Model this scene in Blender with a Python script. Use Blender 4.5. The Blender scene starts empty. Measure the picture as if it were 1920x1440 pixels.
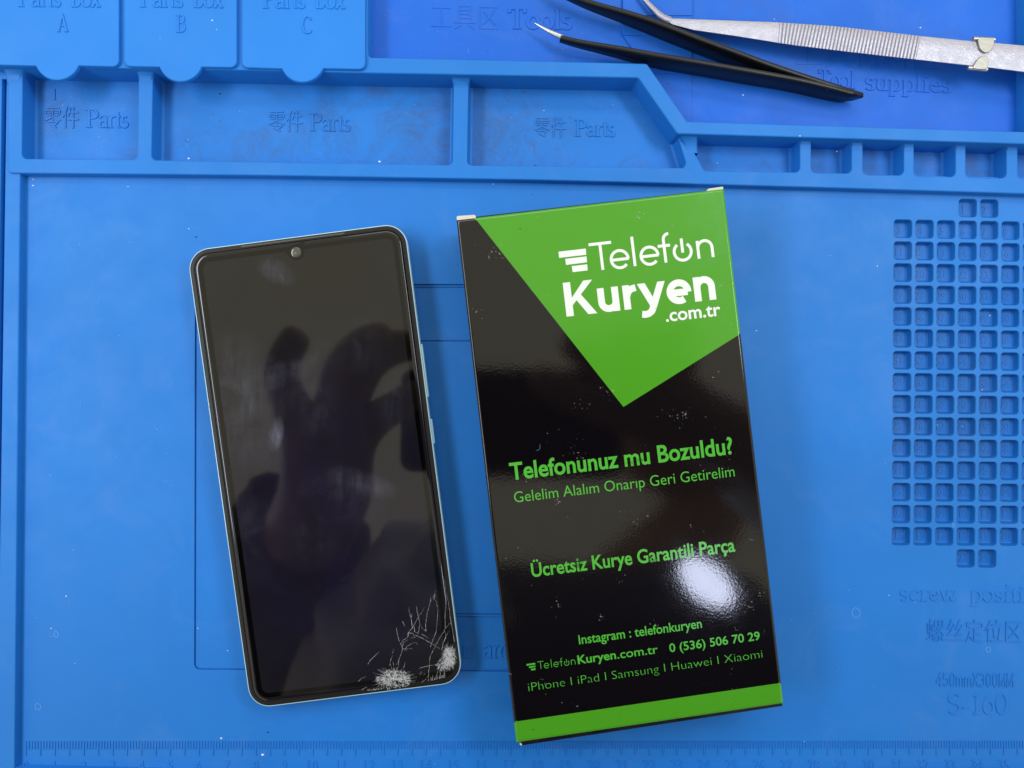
import bpy, bmesh, math, random
from mathutils import Vector, Matrix, Euler
from mathutils.geometry import delaunay_2d_cdt

S = 0.001                       # everything below is measured in millimetres
scene = bpy.context.scene
COL = scene.collection
R = math.radians

# ------------------------------------------------------------------ camera
CAM_LOC = Vector((161.2727, 125.6930, 275.6655))
CAM_ROT = Euler((7.53769616e-03, -2.91827101e-02, 1.08326681e-02), 'XYZ')
F_PX = 1442.0
cam = bpy.data.cameras.new('camera')
cam.sensor_fit = 'HORIZONTAL'; cam.sensor_width = 36.0
cam.lens = 36.0 * F_PX / 1920.0
cam.clip_start = 0.005; cam.clip_end = 50.0
camo = bpy.data.objects.new('camera', cam); COL.objects.link(camo)
camo.location = CAM_LOC * S; camo.rotation_euler = CAM_ROT
scene.camera = camo

# ------------------------------------------------------------------ world: the pale room all round
world = bpy.data.worlds.new('World'); scene.world = world; world.use_nodes = True
bg = world.node_tree.nodes['Background']
bg.inputs['Color'].default_value = (1.0, 0.94, 0.72, 1)
bg.inputs['Strength'].default_value = 0.92

def area(name, loc, target, sx, sy, watts, col, shape='RECTANGLE'):
    l = bpy.data.lights.new(name, 'AREA'); l.shape = shape
    l.size = sx * S; l.size_y = sy * S; l.energy = watts; l.color = col
    o = bpy.data.objects.new(name, l); COL.objects.link(o)
    o.location = Vector(loc) * S
    d = (Vector(target) - Vector(loc))
    o.rotation_euler = d.to_track_quat('-Z', 'Y').to_euler()
    return o
area('tube_lamp', (-250, 180, 460), (0, 130, 0), 480, 90, 2.1, (0.74, 0.87, 1.0))
area('side_lamp', (520, 300, 500), (350, 130, 0), 320, 90, 1.65, (0.74, 0.87, 1.0))
area('back_lamp', (240, 760, 700), (200, 220, 0), 700, 120, 1.6, (0.80, 0.90, 1.0))
area('desk_lamp', (320, -12, 328), (240, 50, 0), 27, 44, 0.068, (0.70, 0.76, 1.0), 'ELLIPSE')

scene.view_settings.view_transform = 'Standard'
try: scene.view_settings.look = 'None'
except Exception: pass
scene.view_settings.exposure = 0.0
scene.view_settings.gamma = 1.0
scene.cycles.use_denoising = True
scene.cycles.max_bounces = 8
scene.render.film_transparent = False

# ------------------------------------------------------------------ measuring helpers
_RM = CAM_ROT.to_matrix()
def W(p, z):
    """point of the plane at height z (mm) where a spot of the photograph lies"""
    d = _RM @ Vector(((p[0] - 960.0) / F_PX, -(p[1] - 720.0) / F_PX, -1.0))
    t = (z - CAM_LOC.z) / d.z
    q = CAM_LOC + d * t
    return Vector((q.x, q.y))
def WL(pts, z): return [W(p, z) for p in pts]
def ppm(z): return F_PX / (CAM_LOC.z - z)          # photo pixels per millimetre at height z

# ------------------------------------------------------------------ mesh helpers
class MB:
    def __init__(s): s.v = []; s.f = []; s.m = []
    def vert(s, x, y, z): s.v.append((x, y, z)); return len(s.v) - 1
    def face(s, idx, m=0): s.f.append(tuple(idx)); s.m.append(m)
    def loop(s, pts, z): return [s.vert(p[0], p[1], z) for p in pts]
    def bridge(s, a, b, m=0, closed=True):
        n = len(a)
        for i in range(n if closed else n - 1):
            j = (i + 1) % n
            s.face((a[i], a[j], b[j], b[i]), m)
    def tri_fill(s, outer, holes, z, m=0, mfun=None, extra=None):
        """flat sheet with holes; loops are lists of 2-D points"""
        pts, edges = [], []
        for lp in [outer] + holes:
            k = len(pts)
            pts += [Vector((p[0], p[1])) for p in lp]
            n = len(lp)
            edges += [(k + i, k + (i + 1) % n) for i in range(n)]
        for seg in (extra or []):
            k = len(pts); pts += [Vector((p[0], p[1])) for p in seg]
            edges += [(k + i, k + i + 1) for i in range(len(seg) - 1)]
        vs, es, fs, *_ = delaunay_2d_cdt(pts, edges, [], 0, 1e-5)
        ids = [s.vert(v.x, v.y, z) for v in vs]
        for f in fs:
            cx = sum(vs[i].x for i in f) / len(f); cy = sum(vs[i].y for i in f) / len(f)
            if not inside((cx, cy), outer): continue
            if any(inside((cx, cy), h) for h in holes): continue
            a, b, c = (vs[f[0]], vs[f[1]], vs[f[2]])
            ff = list(f)
            if (b.x - a.x) * (c.y - a.y) - (b.y - a.y) * (c.x - a.x) < 0: ff.reverse()
            s.face([ids[i] for i in ff], mfun((cx, cy)) if mfun else m)
    def box(s, x0, x1, y0, y1, z0, z1, m=0):
        lo = s.loop([(x0, y0), (x1, y0), (x1, y1), (x0, y1)], z0)
        hi = s.loop([(x0, y0), (x1, y0), (x1, y1), (x0, y1)], z1)
        s.bridge(lo, hi, m); s.face(hi, m); s.face(lo[::-1], m)
    def tube(s, pts, rad, n=10, m=0, cap=True):
        prev = None
        for i, p in enumerate(pts):
            p = Vector(p); a = Vector(pts[max(0, i - 1)]); b = Vector(pts[min(len(pts) - 1, i + 1)])
            t = (b - a).normalized()
            side = t.cross(Vector((0, 0, 1)))
            if side.length < 1e-4: side = Vector((1, 0, 0))
            side.normalize(); up = side.cross(t)
            r = rad[i] if isinstance(rad, (list, tuple)) else rad
            ring = []
            for k in range(n):
                a_ = 2 * math.pi * k / n
                q = p + side * math.cos(a_) * r + up * math.sin(a_) * r
                ring.append(s.vert(*q))
            if prev: s.bridge(prev, ring, m)
            elif cap: s.face(ring[::-1], m)
            prev = ring
        if cap: s.face(prev, m)
    def build(s, name, mats, parent=None, smooth=35, fixn=False):
        me = bpy.data.meshes.new(name)
        me.from_pydata([(x * S, y * S, z * S) for x, y, z in s.v], [], s.f)
        if not isinstance(mats, (list, tuple)): mats = [mats]
        for m in mats: me.materials.append(m)
        me.polygons.foreach_set('material_index', s.m)
        if fixn:
            bm = bmesh.new(); bm.from_mesh(me); bmesh.ops.recalc_face_normals(bm, faces=bm.faces); bm.to_mesh(me); bm.free()
        if smooth:
            me.polygons.foreach_set('use_smooth', [True] * len(me.polygons))
            me.update()
            me.set_sharp_from_angle(angle=R(smooth))
        me.update()
        o = bpy.data.objects.new(name, me); COL.objects.link(o)
        if parent: o.parent = parent
        return o

def inside(p, poly):
    x, y = p; c = False; n = len(poly); j = n - 1
    for i in range(n):
        xi, yi = poly[i][0], poly[i][1]; xj, yj = poly[j][0], poly[j][1]
        if (yi > y) != (yj > y) and x < (xj - xi) * (y - yi) / (yj - yi) + xi: c = not c
        j = i
    return c
def ccw(poly):
    a = sum(poly[i][0] * poly[(i + 1) % len(poly)][1] - poly[(i + 1) % len(poly)][0] * poly[i][1] for i in range(len(poly)))
    return [Vector((p[0], p[1])) for p in (poly if a > 0 else poly[::-1])]
def offset(poly, d):
    """poly ccw; d > 0 shrinks"""
    n = len(poly); out = []
    for i in range(n):
        a, b, c = poly[i - 1], poly[i], poly[(i + 1) % n]
        e1 = (b - a).normalized(); e2 = (c - b).normalized()
        n1 = Vector((-e1.y, e1.x)); n2 = Vector((-e2.y, e2.x))
        k = 1 + n1.dot(n2)
        out.append(b + (n1 + n2) * (d / max(k, 0.2)))
    return out
def rounded(poly, r, seg=5):
    n = len(poly); out = []
    for i in range(n):
        a, b, c = poly[i - 1], poly[i], poly[(i + 1) % n]
        ri = r[i] if isinstance(r, (list, tuple)) else r
        e1 = (a - b); e2 = (c - b)
        l1, l2 = e1.length, e2.length
        e1 = e1 / l1; e2 = e2 / l2
        ang = math.acos(max(-1, min(1, e1.dot(e2))))
        if ri <= 1e-6 or ang > math.pi - 0.05:
            out.append(b); continue
        t = min(ri / math.tan(ang / 2), l1 * .48, l2 * .48)
        rr = t * math.tan(ang / 2)
        bis = (e1 + e2).normalized(); cen = b + bis * (rr / math.sin(ang / 2))
        p0, p1 = b + e1 * t, b + e2 * t
        a0 = math.atan2((p0 - cen).y, (p0 - cen).x); a1 = math.atan2((p1 - cen).y, (p1 - cen).x)
        da = (a1 - a0 + math.pi) % (2 * math.pi) - math.pi
        for k in range(seg + 1):
            t_ = a0 + da * k / seg
            out.append(cen + Vector((math.cos(t_), math.sin(t_))) * rr)
    return out
def shape(poly, r, d, seg=5):
    rr = [max(x - d, .05) if x > 0 else 0 for x in r] if isinstance(r, (list, tuple)) else (max(r - d, .05) if r > 0 else 0)
    return rounded(offset(poly, d), rr, seg)
def fillet_down(f, n=4):            # quarter round from flat top to vertical: (outwards, down)
    return [(f * math.sin(math.pi / 2 * k / n), f * (1 - math.cos(math.pi / 2 * k / n))) for k in range(n + 1)]

def recess(mb, poly, r, ztop, zfl, draft=.5, f=.35, fb=.5, m=0, mfloor=None, floor=True, seg=5):
    """walls and floor of a moulded pocket; returns the loop to cut from the sheet above"""
    poly = ccw(poly)
    prof = [(-f + o, ztop - d) for o, d in fillet_down(f)]
    wb = zfl + fb
    prof += [(draft + fb - fb * math.cos(math.pi / 2 * k / 3), wb - fb * math.sin(math.pi / 2 * k / 3)) for k in range(4)]
    loops = [mb.loop(shape(poly, r, d, seg), z) for d, z in prof]
    for a, b in zip(loops, loops[1:]): mb.bridge(b, a, m)
    if floor: mb.tri_fill(shape(poly, r, draft + fb, seg), [], zfl, m if mfloor is None else mfloor)
    return shape(poly, r, -f, seg)
def raised(mb, poly, r, ztop, zbot, draft=.4, f=.35, m=0, holes=(), seg=5, top=True, n=4):
    poly = ccw(poly)
    prof = [(f - o, ztop - d) for o, d in fillet_down(f, n)] + [(-draft, zbot)]
    loops = [mb.loop(shape(poly, r, d, seg), z) for d, z in prof]
    for a, b in zip(loops, loops[1:]): mb.bridge(b, a, m)
    if top: mb.tri_fill(shape(poly, r, f, seg), list(holes), ztop, m)

# ------------------------------------------------------------------ object helpers
def tag(o, label=None, cat=None, group=None, kind=None):
    if label: o['label'] = label
    if cat: o['category'] = cat
    if group: o['group'] = group
    if kind: o['kind'] = kind
    return o
def empty(name, loc=(0, 0, 0)):
    o = bpy.data.objects.new(name, None); o.empty_display_size = .01; COL.objects.link(o); return o

# ------------------------------------------------------------------ materials
def mat(name, col, rough=.5, metal=0.0, spec=.5, coat=0.0):
    m = bpy.data.materials.new(name); m.use_nodes = True
    b = m.node_tree.nodes['Principled BSDF']
    b.inputs['Base Color'].default_value = (*col, 1); b.inputs['Roughness'].default_value = rough
    b.inputs['Metallic'].default_value = metal; b.inputs['Specular IOR Level'].default_value = spec
    b.inputs['Coat Weight'].default_value = coat
    return m
class N:
    def __init__(s, m): s.t = m.node_tree; s.b = s.t.nodes['Principled BSDF']; s.c = s.t.nodes.new('ShaderNodeTexCoord')
    def new(s, typ, **kw):
        n = s.t.nodes.new(typ)
        for k, v in kw.items(): setattr(n, k, v)
        return n
    def link(s, a, b): s.t.links.new(a, b)
    def noise(s, scale, detail=3, rough=.5, stretch=None, rot=None, dist=0.0):
        n = s.new('ShaderNodeTexNoise'); n.inputs['Scale'].default_value = scale
        n.inputs['Detail'].default_value = detail; n.inputs['Roughness'].default_value = rough
        n.inputs['Distortion'].default_value = dist
        src = s.c.outputs['Object']
        if stretch or rot:
            mp = s.new('ShaderNodeMapping')
            if stretch: mp.inputs['Scale'].default_value = stretch
            if rot: mp.inputs['Rotation'].default_value = rot
            s.link(src, mp.inputs['Vector']); src = mp.outputs['Vector']
        s.link(src, n.inputs['Vector']); return n.outputs['Fac']
    def ramp(s, src, stops):
        r = s.new('ShaderNodeValToRGB'); e = r.color_ramp.elements
        while len(e) < len(stops): e.new(.5)
        for el, (p, c) in zip(e, stops):
            el.position = p; el.color = c if len(c) == 4 else (*c, 1)
        s.link(src, r.inputs['Fac']); return r.outputs['Color']
    def gray(s, src, a, b, va=0., vb=1.):
        m_ = s.new('ShaderNodeMapRange'); m_.clamp = True
        for k, v in zip(('From Min', 'From Max', 'To Min', 'To Max'), (a, b, va, vb)): m_.inputs[k].default_value = v
        s.link(src, m_.inputs['Value']); return m_.outputs['Result']
    def math(s, op, a, b=None):
        n = s.new('ShaderNodeMath', operation=op)
        for i, x in enumerate((a, b)):
            if x is None: continue
            if isinstance(x, (int, float)): n.inputs[i].default_value = x
            else: s.link(x, n.inputs[i])
        return n.outputs[0]
    def mix(s, fac, a, b):
        n = s.new('ShaderNodeMix', data_type='RGBA')
        for k, x in (('Factor', fac),):
            if isinstance(x, (int, float)): n.inputs[0].default_value = x
            else: s.link(x, n.inputs[0])
        for i, x in ((6, a), (7, b)):
            if isinstance(x, tuple): n.inputs[i].default_value = x if len(x) == 4 else (*x, 1)
            else: s.link(x, n.inputs[i])
        return n.outputs[2]
    def bump(s, h, strength, dist):
        b = s.new('ShaderNodeBump'); b.inputs['Strength'].default_value = strength; b.inputs['Distance'].default_value = dist
        s.link(h, b.inputs['Height']); s.link(b.outputs['Normal'], s.b.inputs['Normal']); return b
    def blob(s, x, y, rx, ry, rot=0., soft=.5):
        """soft oval mask at a spot (mm) of the object's own surface"""
        mp = s.new('ShaderNodeMapping', vector_type='TEXTURE')
        mp.inputs['Location'].default_value = (x * S, y * S, 0); mp.inputs['Rotation'].default_value = (0, 0, rot)
        mp.inputs['Scale'].default_value = (rx * S, ry * S, 10)
        s.link(s.c.outputs['Object'], mp.inputs['Vector'])
        l = s.new('ShaderNodeVectorMath', operation='LENGTH'); s.link(mp.outputs['Vector'], l.inputs[0])
        return s.gray(l.outputs['Value'], 1 - soft, 1 + soft, 1, 0)

def silicone(name, col, grime=0.0, dust=.25):
    m = mat(name, col, .52, 0, .30)
    n = N(m)
    big = n.noise(14, 3, .6)
    c = n.mix(n.gray(big, .3, .7), (*[x * .93 for x in col], 1), (*[min(1, x * 1.06) for x in col], 1))
    # thin uneven film of dust and rubbed marks
    film = n.gray(n.noise(38, 6, .7, dist=1.2), .52, .80, 0, dust * .20)
    c = n.mix(film, c, (.42, .46, .55, 1))
    dots = n.gray(n.noise(900, 2, .5), .70, .78, 0, dust)
    c = n.mix(dots, c, (*[x * .55 for x in col], 1))
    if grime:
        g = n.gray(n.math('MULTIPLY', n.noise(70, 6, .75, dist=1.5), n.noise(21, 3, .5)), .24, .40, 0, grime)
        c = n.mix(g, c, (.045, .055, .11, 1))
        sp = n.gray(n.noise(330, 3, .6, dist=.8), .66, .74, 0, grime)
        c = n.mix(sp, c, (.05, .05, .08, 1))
    n.link(c, n.b.inputs['Base Color'])
    n.link(n.gray(n.noise(60, 4, .6), .3, .7, .46, .62), n.b.inputs['Roughness'])
    n.bump(n.noise(2600, 2, .5), .10, .00008)
    return m
BLUE = (.011, .166, .56)
M_mat = silicone('blue silicone', BLUE, 0.0)
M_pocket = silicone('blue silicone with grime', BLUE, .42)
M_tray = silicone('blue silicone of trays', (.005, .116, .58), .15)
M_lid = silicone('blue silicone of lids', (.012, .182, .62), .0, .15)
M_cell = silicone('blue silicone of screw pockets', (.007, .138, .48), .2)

# ------------------------------------------------------------------ lettering
def text_geo(body, off=0.0, ext=0.0, bev=0.0, res=3):
    c = bpy.data.curves.new('t', 'FONT'); c.body = body; c.offset = off; c.extrude = ext; c.bevel_depth = bev
    c.bevel_resolution = 0; c.resolution_u = res; c.fill_mode = 'BOTH' if ext else 'FRONT'
    o = bpy.data.objects.new('t', c); me = o.to_mesh()
    v = [tuple(p.co) for p in me.vertices]; f = [tuple(p.vertices) for p in me.polygons]
    o.to_mesh_clear(); bpy.data.objects.remove(o); bpy.data.curves.remove(c)
    return v, f
_h = text_geo('H')[0]; CAPH = max(p[1] for p in _h)
def place(mb, v, f, pL, pR, cap_px, z, unit, zscale, m=0, hgt=None):
    """lay glyph geometry so that it runs from pL to pR (photo spots) on the plane z"""
    a, b = W(pL, z), W(pR, z); u = (b - a); L = u.length; u = u / L; w = Vector((-u.y, u.x))
    x0 = min(p[0] for p in v); x1 = max(p[0] for p in v)
    cap = cap_px / ppm(z)
    k = len(mb.v)
    for x, y, zz in v:
        q = a + u * ((x - x0) / (x1 - x0) * L) + w * (y / unit * cap)
        mb.vert(q.x, q.y, z + zz * zscale)
    for ff in f: mb.face([k + i for i in ff], m)
def sans(mb, body, pL, pR, cap_px, z, off=0.0, h=0.0, m=0):
    if h:
        v, f = text_geo(body, off, .5, 0, 2)
        zs = 2 * h
        place(mb, v, f, pL, pR, cap_px, z, CAPH, zs, m)
    else:
        v, f = text_geo(body, off, 0, 0, 4)
        place(mb, v, f, pL, pR, cap_px, z, CAPH, 0, m)

def arc(cx, cy, rx, ry, a0, a1, n=10):
    return [(cx + rx * math.cos(R(a0 + (a1 - a0) * k / n)), cy + ry * math.sin(R(a0 + (a1 - a0) * k / n))) for k in range(n + 1)]
# skeleton of a roman serif alphabet: strokes, serif bars (x, y, half width), advance
SER = {
 'P': ([[(.16, 0), (.16, 1)], [(.16, .98)] + arc(.38, .74, .24, .24, 90, -90) + [(.16, .50)]], [(.16, .02, .15), (.12, .98, .12)], .70),
 'A': ([[(.05, 0), (.37, 1)], [(.37, 1), (.70, 0)], [(.17, .34), (.58, .34)]], [(.06, .02, .10), (.69, .02, .12)], .78),
 'B': ([[(.16, 0), (.16, 1)], [(.16, .98)] + arc(.36, .76, .22, .22, 90, -90) + [(.16, .54)], [(.16, .54)] + arc(.38, .28, .26, .26, 90, -90) + [(.16, .02)]], [(.13, .02, .12), (.13, .98, .12)], .74),
 'C': ([arc(.42, .5, .34, .49, 40, 320, 20)], [], .78),
 'T': ([[(.34, 0), (.34, 1)], [(.04, .98), (.64, .98)], [(.045, .98), (.045, .80)], [(.635, .98), (.635, .80)]], [(.34, .02, .15)], .70),
 'S': ([arc(.29, .75, .21, .23, 30, 270, 12) + arc(.29, .26, .23, .25, 90, -150, 12)], [], .58),
 'a': ([arc(.22, .46, .18, .19, 160, 0, 8) + [(.40, .10), (.47, .02)], [(.40, .40), (.22, .34)] + arc(.20, .18, .15, .16, 100, 290, 10) + [(.40, .14)]], [], .52),
 'r': ([[(.14, 0), (.14, .64)], [(.14, .46), (.22, .60), (.32, .64), (.38, .60)]], [(.15, .02, .13), (.10, .63, .07)], .40),
 't': ([[(.16, .86), (.16, .12)] + arc(.25, .11, .09, .09, 180, 300, 5), [(.03, .63), (.31, .63)]], [], .34),
 's': ([arc(.20, .49, .13, .15, 40, 270, 9) + arc(.20, .17, .15, .16, 90, -150, 9)], [], .42),
 'b': ([[(.12, 0), (.12, 1)], arc(.28, .32, .19, .31, 155, -155, 16)], [(.09, .98, .08)], .54),
 'o': ([arc(.27, .32, .21, .31, 90, 450, 20)], [], .54),
 'x': ([[(.06, .64), (.42, 0)], [(.42, .64), (.06, 0)]], [(.07, .63, .09), (.42, .63, .07), (.07, .02, .07), (.42, .02, .09)], .50),
 'l': ([[(.14, 0), (.14, 1)]], [(.14, .02, .12), (.10, .98, .06)], .29),
 'u': ([[(.12, .64), (.12, .2)] + arc(.25, .18, .13, .16, 180, 330, 8), [(.42, .64), (.42, 0)]], [(.08, .63, .07), (.38, .63, .07), (.46, .02, .05)], .54),
 'p': ([[(.12, -.30), (.12, .64)], arc(.28, .32, .19, .31, 155, -155, 16)], [(.12, -.29, .12), (.08, .62, .06)], .54),
 'i': ([[(.14, 0), (.14, .64)], [(.14, .84), (.14, .95)]], [(.14, .02, .12), (.10, .63, .06)], .29),
 'e': ([[(.08, .37), (.42, .37)] + arc(.26, .36, .17, .28, 0, 180, 10)[1:] + arc(.28, .30, .20, .28, 180, 320, 8)], [], .48),
 'c': ([arc(.27, .32, .20, .31, 45, 320, 14)], [], .46),
 'w': ([[(.06, .64), (.22, .02)], [(.22, .02), (.37, .60)], [(.37, .60), (.53, .02)], [(.53, .02), (.69, .64)]], [(.07, .63, .08), (.38, .63, .08), (.68, .63, .07)], .76),
 'n': ([[(.12, 0), (.12, .64)], [(.12, .48)] + arc(.27, .46, .15, .17, 140, 0, 8) + [(.42, 0)]], [(.12, .02, .11), (.08, .63, .06), (.42, .02, .11)], .56),
 'O': ([arc(.40, .5, .34, .49, 90, 450, 24)], [], .80),
 '-': ([[(.05, .30), (.33, .30)]], [], .40),
 '1': ([[(.25, 0), (.25, .98)], [(.25, .97), (.12, .86)]], [(.25, .02, .13)], .48),
 '6': ([arc(.27, .31, .20, .30, 90, 450, 18), [(.07, .36)] + arc(.50, .36, .43, .62, 175, 108, 8)], [], .54),
 '0': ([arc(.27, .5, .21, .49, 90, 450, 22)], [], .54),
}
def stroke(v, f, pts, a, b, z, wall=0.0, slope=0.0, taper=None):
    """one pen stroke; the pen is an oval with half axes a (across) and b (up)"""
    n = len(pts); tops, bots = [], []
    closed = n > 3 and abs(pts[0][0] - pts[-1][0]) < 1e-6 and abs(pts[0][1] - pts[-1][1]) < 1e-6
    for i, p in enumerate(pts):
        if closed:
            q0, q1 = pts[i - 1] if i else pts[-2], pts[i + 1] if i < n - 1 else pts[1]
        else:
            q0, q1 = pts[max(0, i - 1)], pts[min(n - 1, i + 1)]
        tx, ty = q1[0] - q0[0], q1[1] - q0[1]; l = math.hypot(tx, ty) or 1
        nx, ny = -ty / l, tx / l
        h = math.hypot(a * nx, b * ny)
        if taper: h *= taper(i / (n - 1))
        k = len(v)
        v += [(p[0] + nx * h, p[1] + ny * h, z), (p[0] - nx * h, p[1] - ny * h, z)]
        tops.append((k, k + 1))
        if wall:
            e = h + slope
            ex, ey = 0, 0
            if i in (0, n - 1) and not closed:
                sg = -1 if i == 0 else 1
                ex, ey = sg * tx / l * slope, sg * ty / l * slope
            v += [(p[0] + nx * e + ex, p[1] + ny * e + ey, z - wall), (p[0] - nx * e + ex, p[1] - ny * e + ey, z - wall)]
    for i in range(n - 1):
        (a0, a1), (b0, b1) = tops[i], tops[i + 1]
        f.append((a0, a1, b1, b0))
        if wall:
            f.append((a0, b0, b0 + 2, a0 + 2)); f.append((b1, a1, a1 + 2, b1 + 2))
    if wall and not closed:
        (a0, a1), (b0, b1) = tops[0], tops[-1]
        f.append((a1, a0, a0 + 2, a1 + 2)); f.append((b0, b1, b1 + 2, b0 + 2))
SAN = {
 '4': ([[(.34, 0), (.34, 1)], [(.34, .98), (.04, .30)], [(.02, .28), (.46, .28)]], .52),
 '5': ([[(.40, .97), (.10, .97)], [(.11, .97), (.08, .56)], [(.08, .54)] + arc(.24, .33, .17, .30, 110, -150, 12)], .50),
 '0': ([arc(.24, .5, .17, .48, 90, 450, 20)], .50),
 '3': ([arc(.22, .74, .16, .23, 150, -80, 10) + arc(.22, .27, .18, .25, 85, -150, 12)], .50),
 'm': ([[(.07, 0), (.07, .68)], [(.07, .5)] + arc(.19, .52, .12, .14, 170, 0, 7) + [(.31, 0)], [(.31, .5)] + arc(.43, .52, .12, .14, 170, 0, 7) + [(.55, 0)]], .64),
 'X': ([[(.03, 0), (.45, 1)], [(.03, 1), (.45, 0)]], .50),
 'M': ([[(.07, 0), (.07, 1)], [(.07, .98), (.29, .1)], [(.29, .1), (.51, .98)], [(.51, 1), (.51, 0)]], .60)}
def thin_sans(mb, body, pL, pR, cap_px, z, h=.3, a=.042, b=.042):
    v, f = [], []; x = 0; k = 0
    for ch in body:
        st, adv = SAN[ch]
        for s_ in st:
            stroke(v, f, [(x + p[0], p[1]) for p in s_], a, b, h - .012 * (k % 4), h + .02, .02); k += 1
        x += adv
    place(mb, v, f, pL, pR, cap_px, z, 1.0, 1.0)
def serif(mb, body, pL, pR, cap_px, z, h=.35, m=0, a=.062, b=.024):
    v, f = [], []; x = 0; k = 0
    for ch in body:
        if ch == ' ': x += .3; continue
        st, sf, adv = SER[ch]
        for s_ in st:
            stroke(v, f, [(x + p[0], p[1]) for p in s_], a, b, h - .012 * (k % 4), h + .02, .03); k += 1
        for sx, sy, hw in sf:
            stroke(v, f, [(x + sx - hw, sy), (x + sx + hw, sy)], a, b, h - .012 * (k % 4) - .006, h + .02, .03); k += 1
        x += adv
    place(mb, v, f, pL, pR, cap_px, z, 1.0, 1.0, m)

# ================================================================== THE SETTING
mb = MB(); mb.box(-260, 640, -260, 520, -30, -5.2)
M_bench = mat('dark bench top', (.03, .035, .05), .5)
tag(mb.build('workbench', M_bench, smooth=0), kind='structure')

# ================================================================== THE REPAIR MAT
Z0, ZF, ZR, ZP = 0.0, 3.5, 7.5, -3.5       # work surface, pocket frame, raised rim, pocket floor
repair_mat = empty('repair_mat')
tag(repair_mat, 'blue silicone repair mat with moulded pockets, ruler and numbered screw grid', 'work mat')

# --- left border strip and work surface
edge_x = lambda y: 54 - (y - 340) * 15 / 1090.0
FRAME_LOW = [(14, 324.5), (500, 329), (1000, 337.5), (1240, 343.5), (1580, 353), (1920, 363.5), (2290, 375)]
work = WL([(edge_x(300) - 12, 300), (2290, 340), (2290, 1600), (edge_x(1600) - 12, 1600)], Z0)

GX, GY, PITCH = 311.327, 186.039, 8.0
cells = []
num = 1
order = [(3, -1), (4, -1)] + [(c, r) for r in range(15) for c in range(8)] + [(3, 15), (4, 15)]
HC = 3.25
def cell_poly(c, r):
    x, y = GX + c * PITCH, GY - r * PITCH
    return [Vector((x - HC, y - HC)), Vector((x + HC, y - HC)), Vector((x + HC, y + HC)), Vector((x - HC, y + HC))]
panel = [W(p, Z0) for p in [(366, 532), (1335, 534), (1350, 1262), (364, 1255.5)]]
panel_hole = shape(ccw(panel), 1.9, -.12)
holes = [shape(ccw(cell_poly(c, r)), 1.15, -.3) for c, r in order]
mb = MB()
mb.tri_fill(ccw(work), holes + [panel_hole], Z0)
mb.build('work_surface', M_mat, repair_mat, smooth=0)

def digits(mb, txt, x, y, hgt, z, h, wid=None):
    v, f = text_geo(txt, 0, .5, 0, 2)
    x0 = min(p[0] for p in v); x1 = max(p[0] for p in v); k = len(mb.v)
    s = hgt / CAPH; wx = s * .9
    if wid and (x1 - x0) * wx > wid: wx = wid / (x1 - x0)
    for a, b, c in v: mb.vert(x + (a - (x0 + x1) / 2) * wx, y + b * s - hgt / 2, z + c * 2 * h)
    for ff in f: mb.face([k + i for i in ff])
stuff = MB()
rng = random.Random(4)
for i, (c, r) in enumerate(order):
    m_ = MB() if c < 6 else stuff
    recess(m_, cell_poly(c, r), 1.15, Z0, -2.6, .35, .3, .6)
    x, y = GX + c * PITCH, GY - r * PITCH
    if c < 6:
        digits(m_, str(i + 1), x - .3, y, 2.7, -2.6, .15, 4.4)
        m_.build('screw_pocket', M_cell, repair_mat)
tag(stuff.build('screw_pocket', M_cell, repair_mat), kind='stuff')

# --- shallow recessed panel under the phone and the box
mb = MB()
pan = ccw(panel)
prof = [(-.12, 0), (-.05, -.05), (0, -1.0), (.16, -1.05), (.3, -.62), (.62, -.62)]
lp = [mb.loop(shape(pan, 1.9, d), z) for d, z in prof]
for a, b in zip(lp, lp[1:]): mb.bridge(b, a)
bands = [WL([(560, 537), (1240, 539), (1240, 636.5), (560, 635)], -.62), WL([(600, 1154), (1290, 1158), (1290, 1256), (600, 1254)], -.62)]
bh = []
for b_ in bands: bh.append(recess(mb, b_, .4, -.62, -1.15, .08, .05, .1))
for g_ in ([(560, 637.5), (1240, 639.2), (1240, 641.4), (560, 639.7)], [(600, 1150.5), (1290, 1154.5), (1290, 1152.6), (600, 1148.6)]): bh.append(recess(mb, WL(g_, -.62), .05, -.62, -1.3, .0, .04, .05, seg=2))
mb.tri_fill(shape(pan, 1.9, .62), bh, -.62)
mb.build('recessed_panel', M_mat, repair_mat)

# --- left border with the dark slit along the outer edge
mb = MB()
bz = 2.7
bl = WL([(edge_x(300) - 13, 300)], bz)[0]
inner = [W((edge_x(y) - 13, y), bz) for y in (300, 1440)]
poly = [W((edge_x(120) - 105, 120), bz), W((edge_x(120) - 16, 120), bz), W((edge_x(340) - 16, 340), bz), W((edge_x(1441) - 12, 1441), bz),
        W((600, 1455), bz), W((1300, 1452), bz), W((2290, 1449), bz), W((2290, 1560), bz), W((edge_x(1560) - 105, 1560), bz)]
slit = [W((edge_x(148) - 53, 148), bz), W((edge_x(148) - 44.5, 148), bz), W((edge_x(1300) - 45, 1300), bz), W((edge_x(1300) - 53, 1300), bz)]
h_ = recess(mb, slit, .2, bz, -3.0, .0, .25, .1)
raised(mb, poly, [0, 0, 0, 1.2, 0, 0, 0, 0, 0], bz, -3.6, .5, .5, holes=[h_])
mb.build('border', M_mat, repair_mat)

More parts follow.
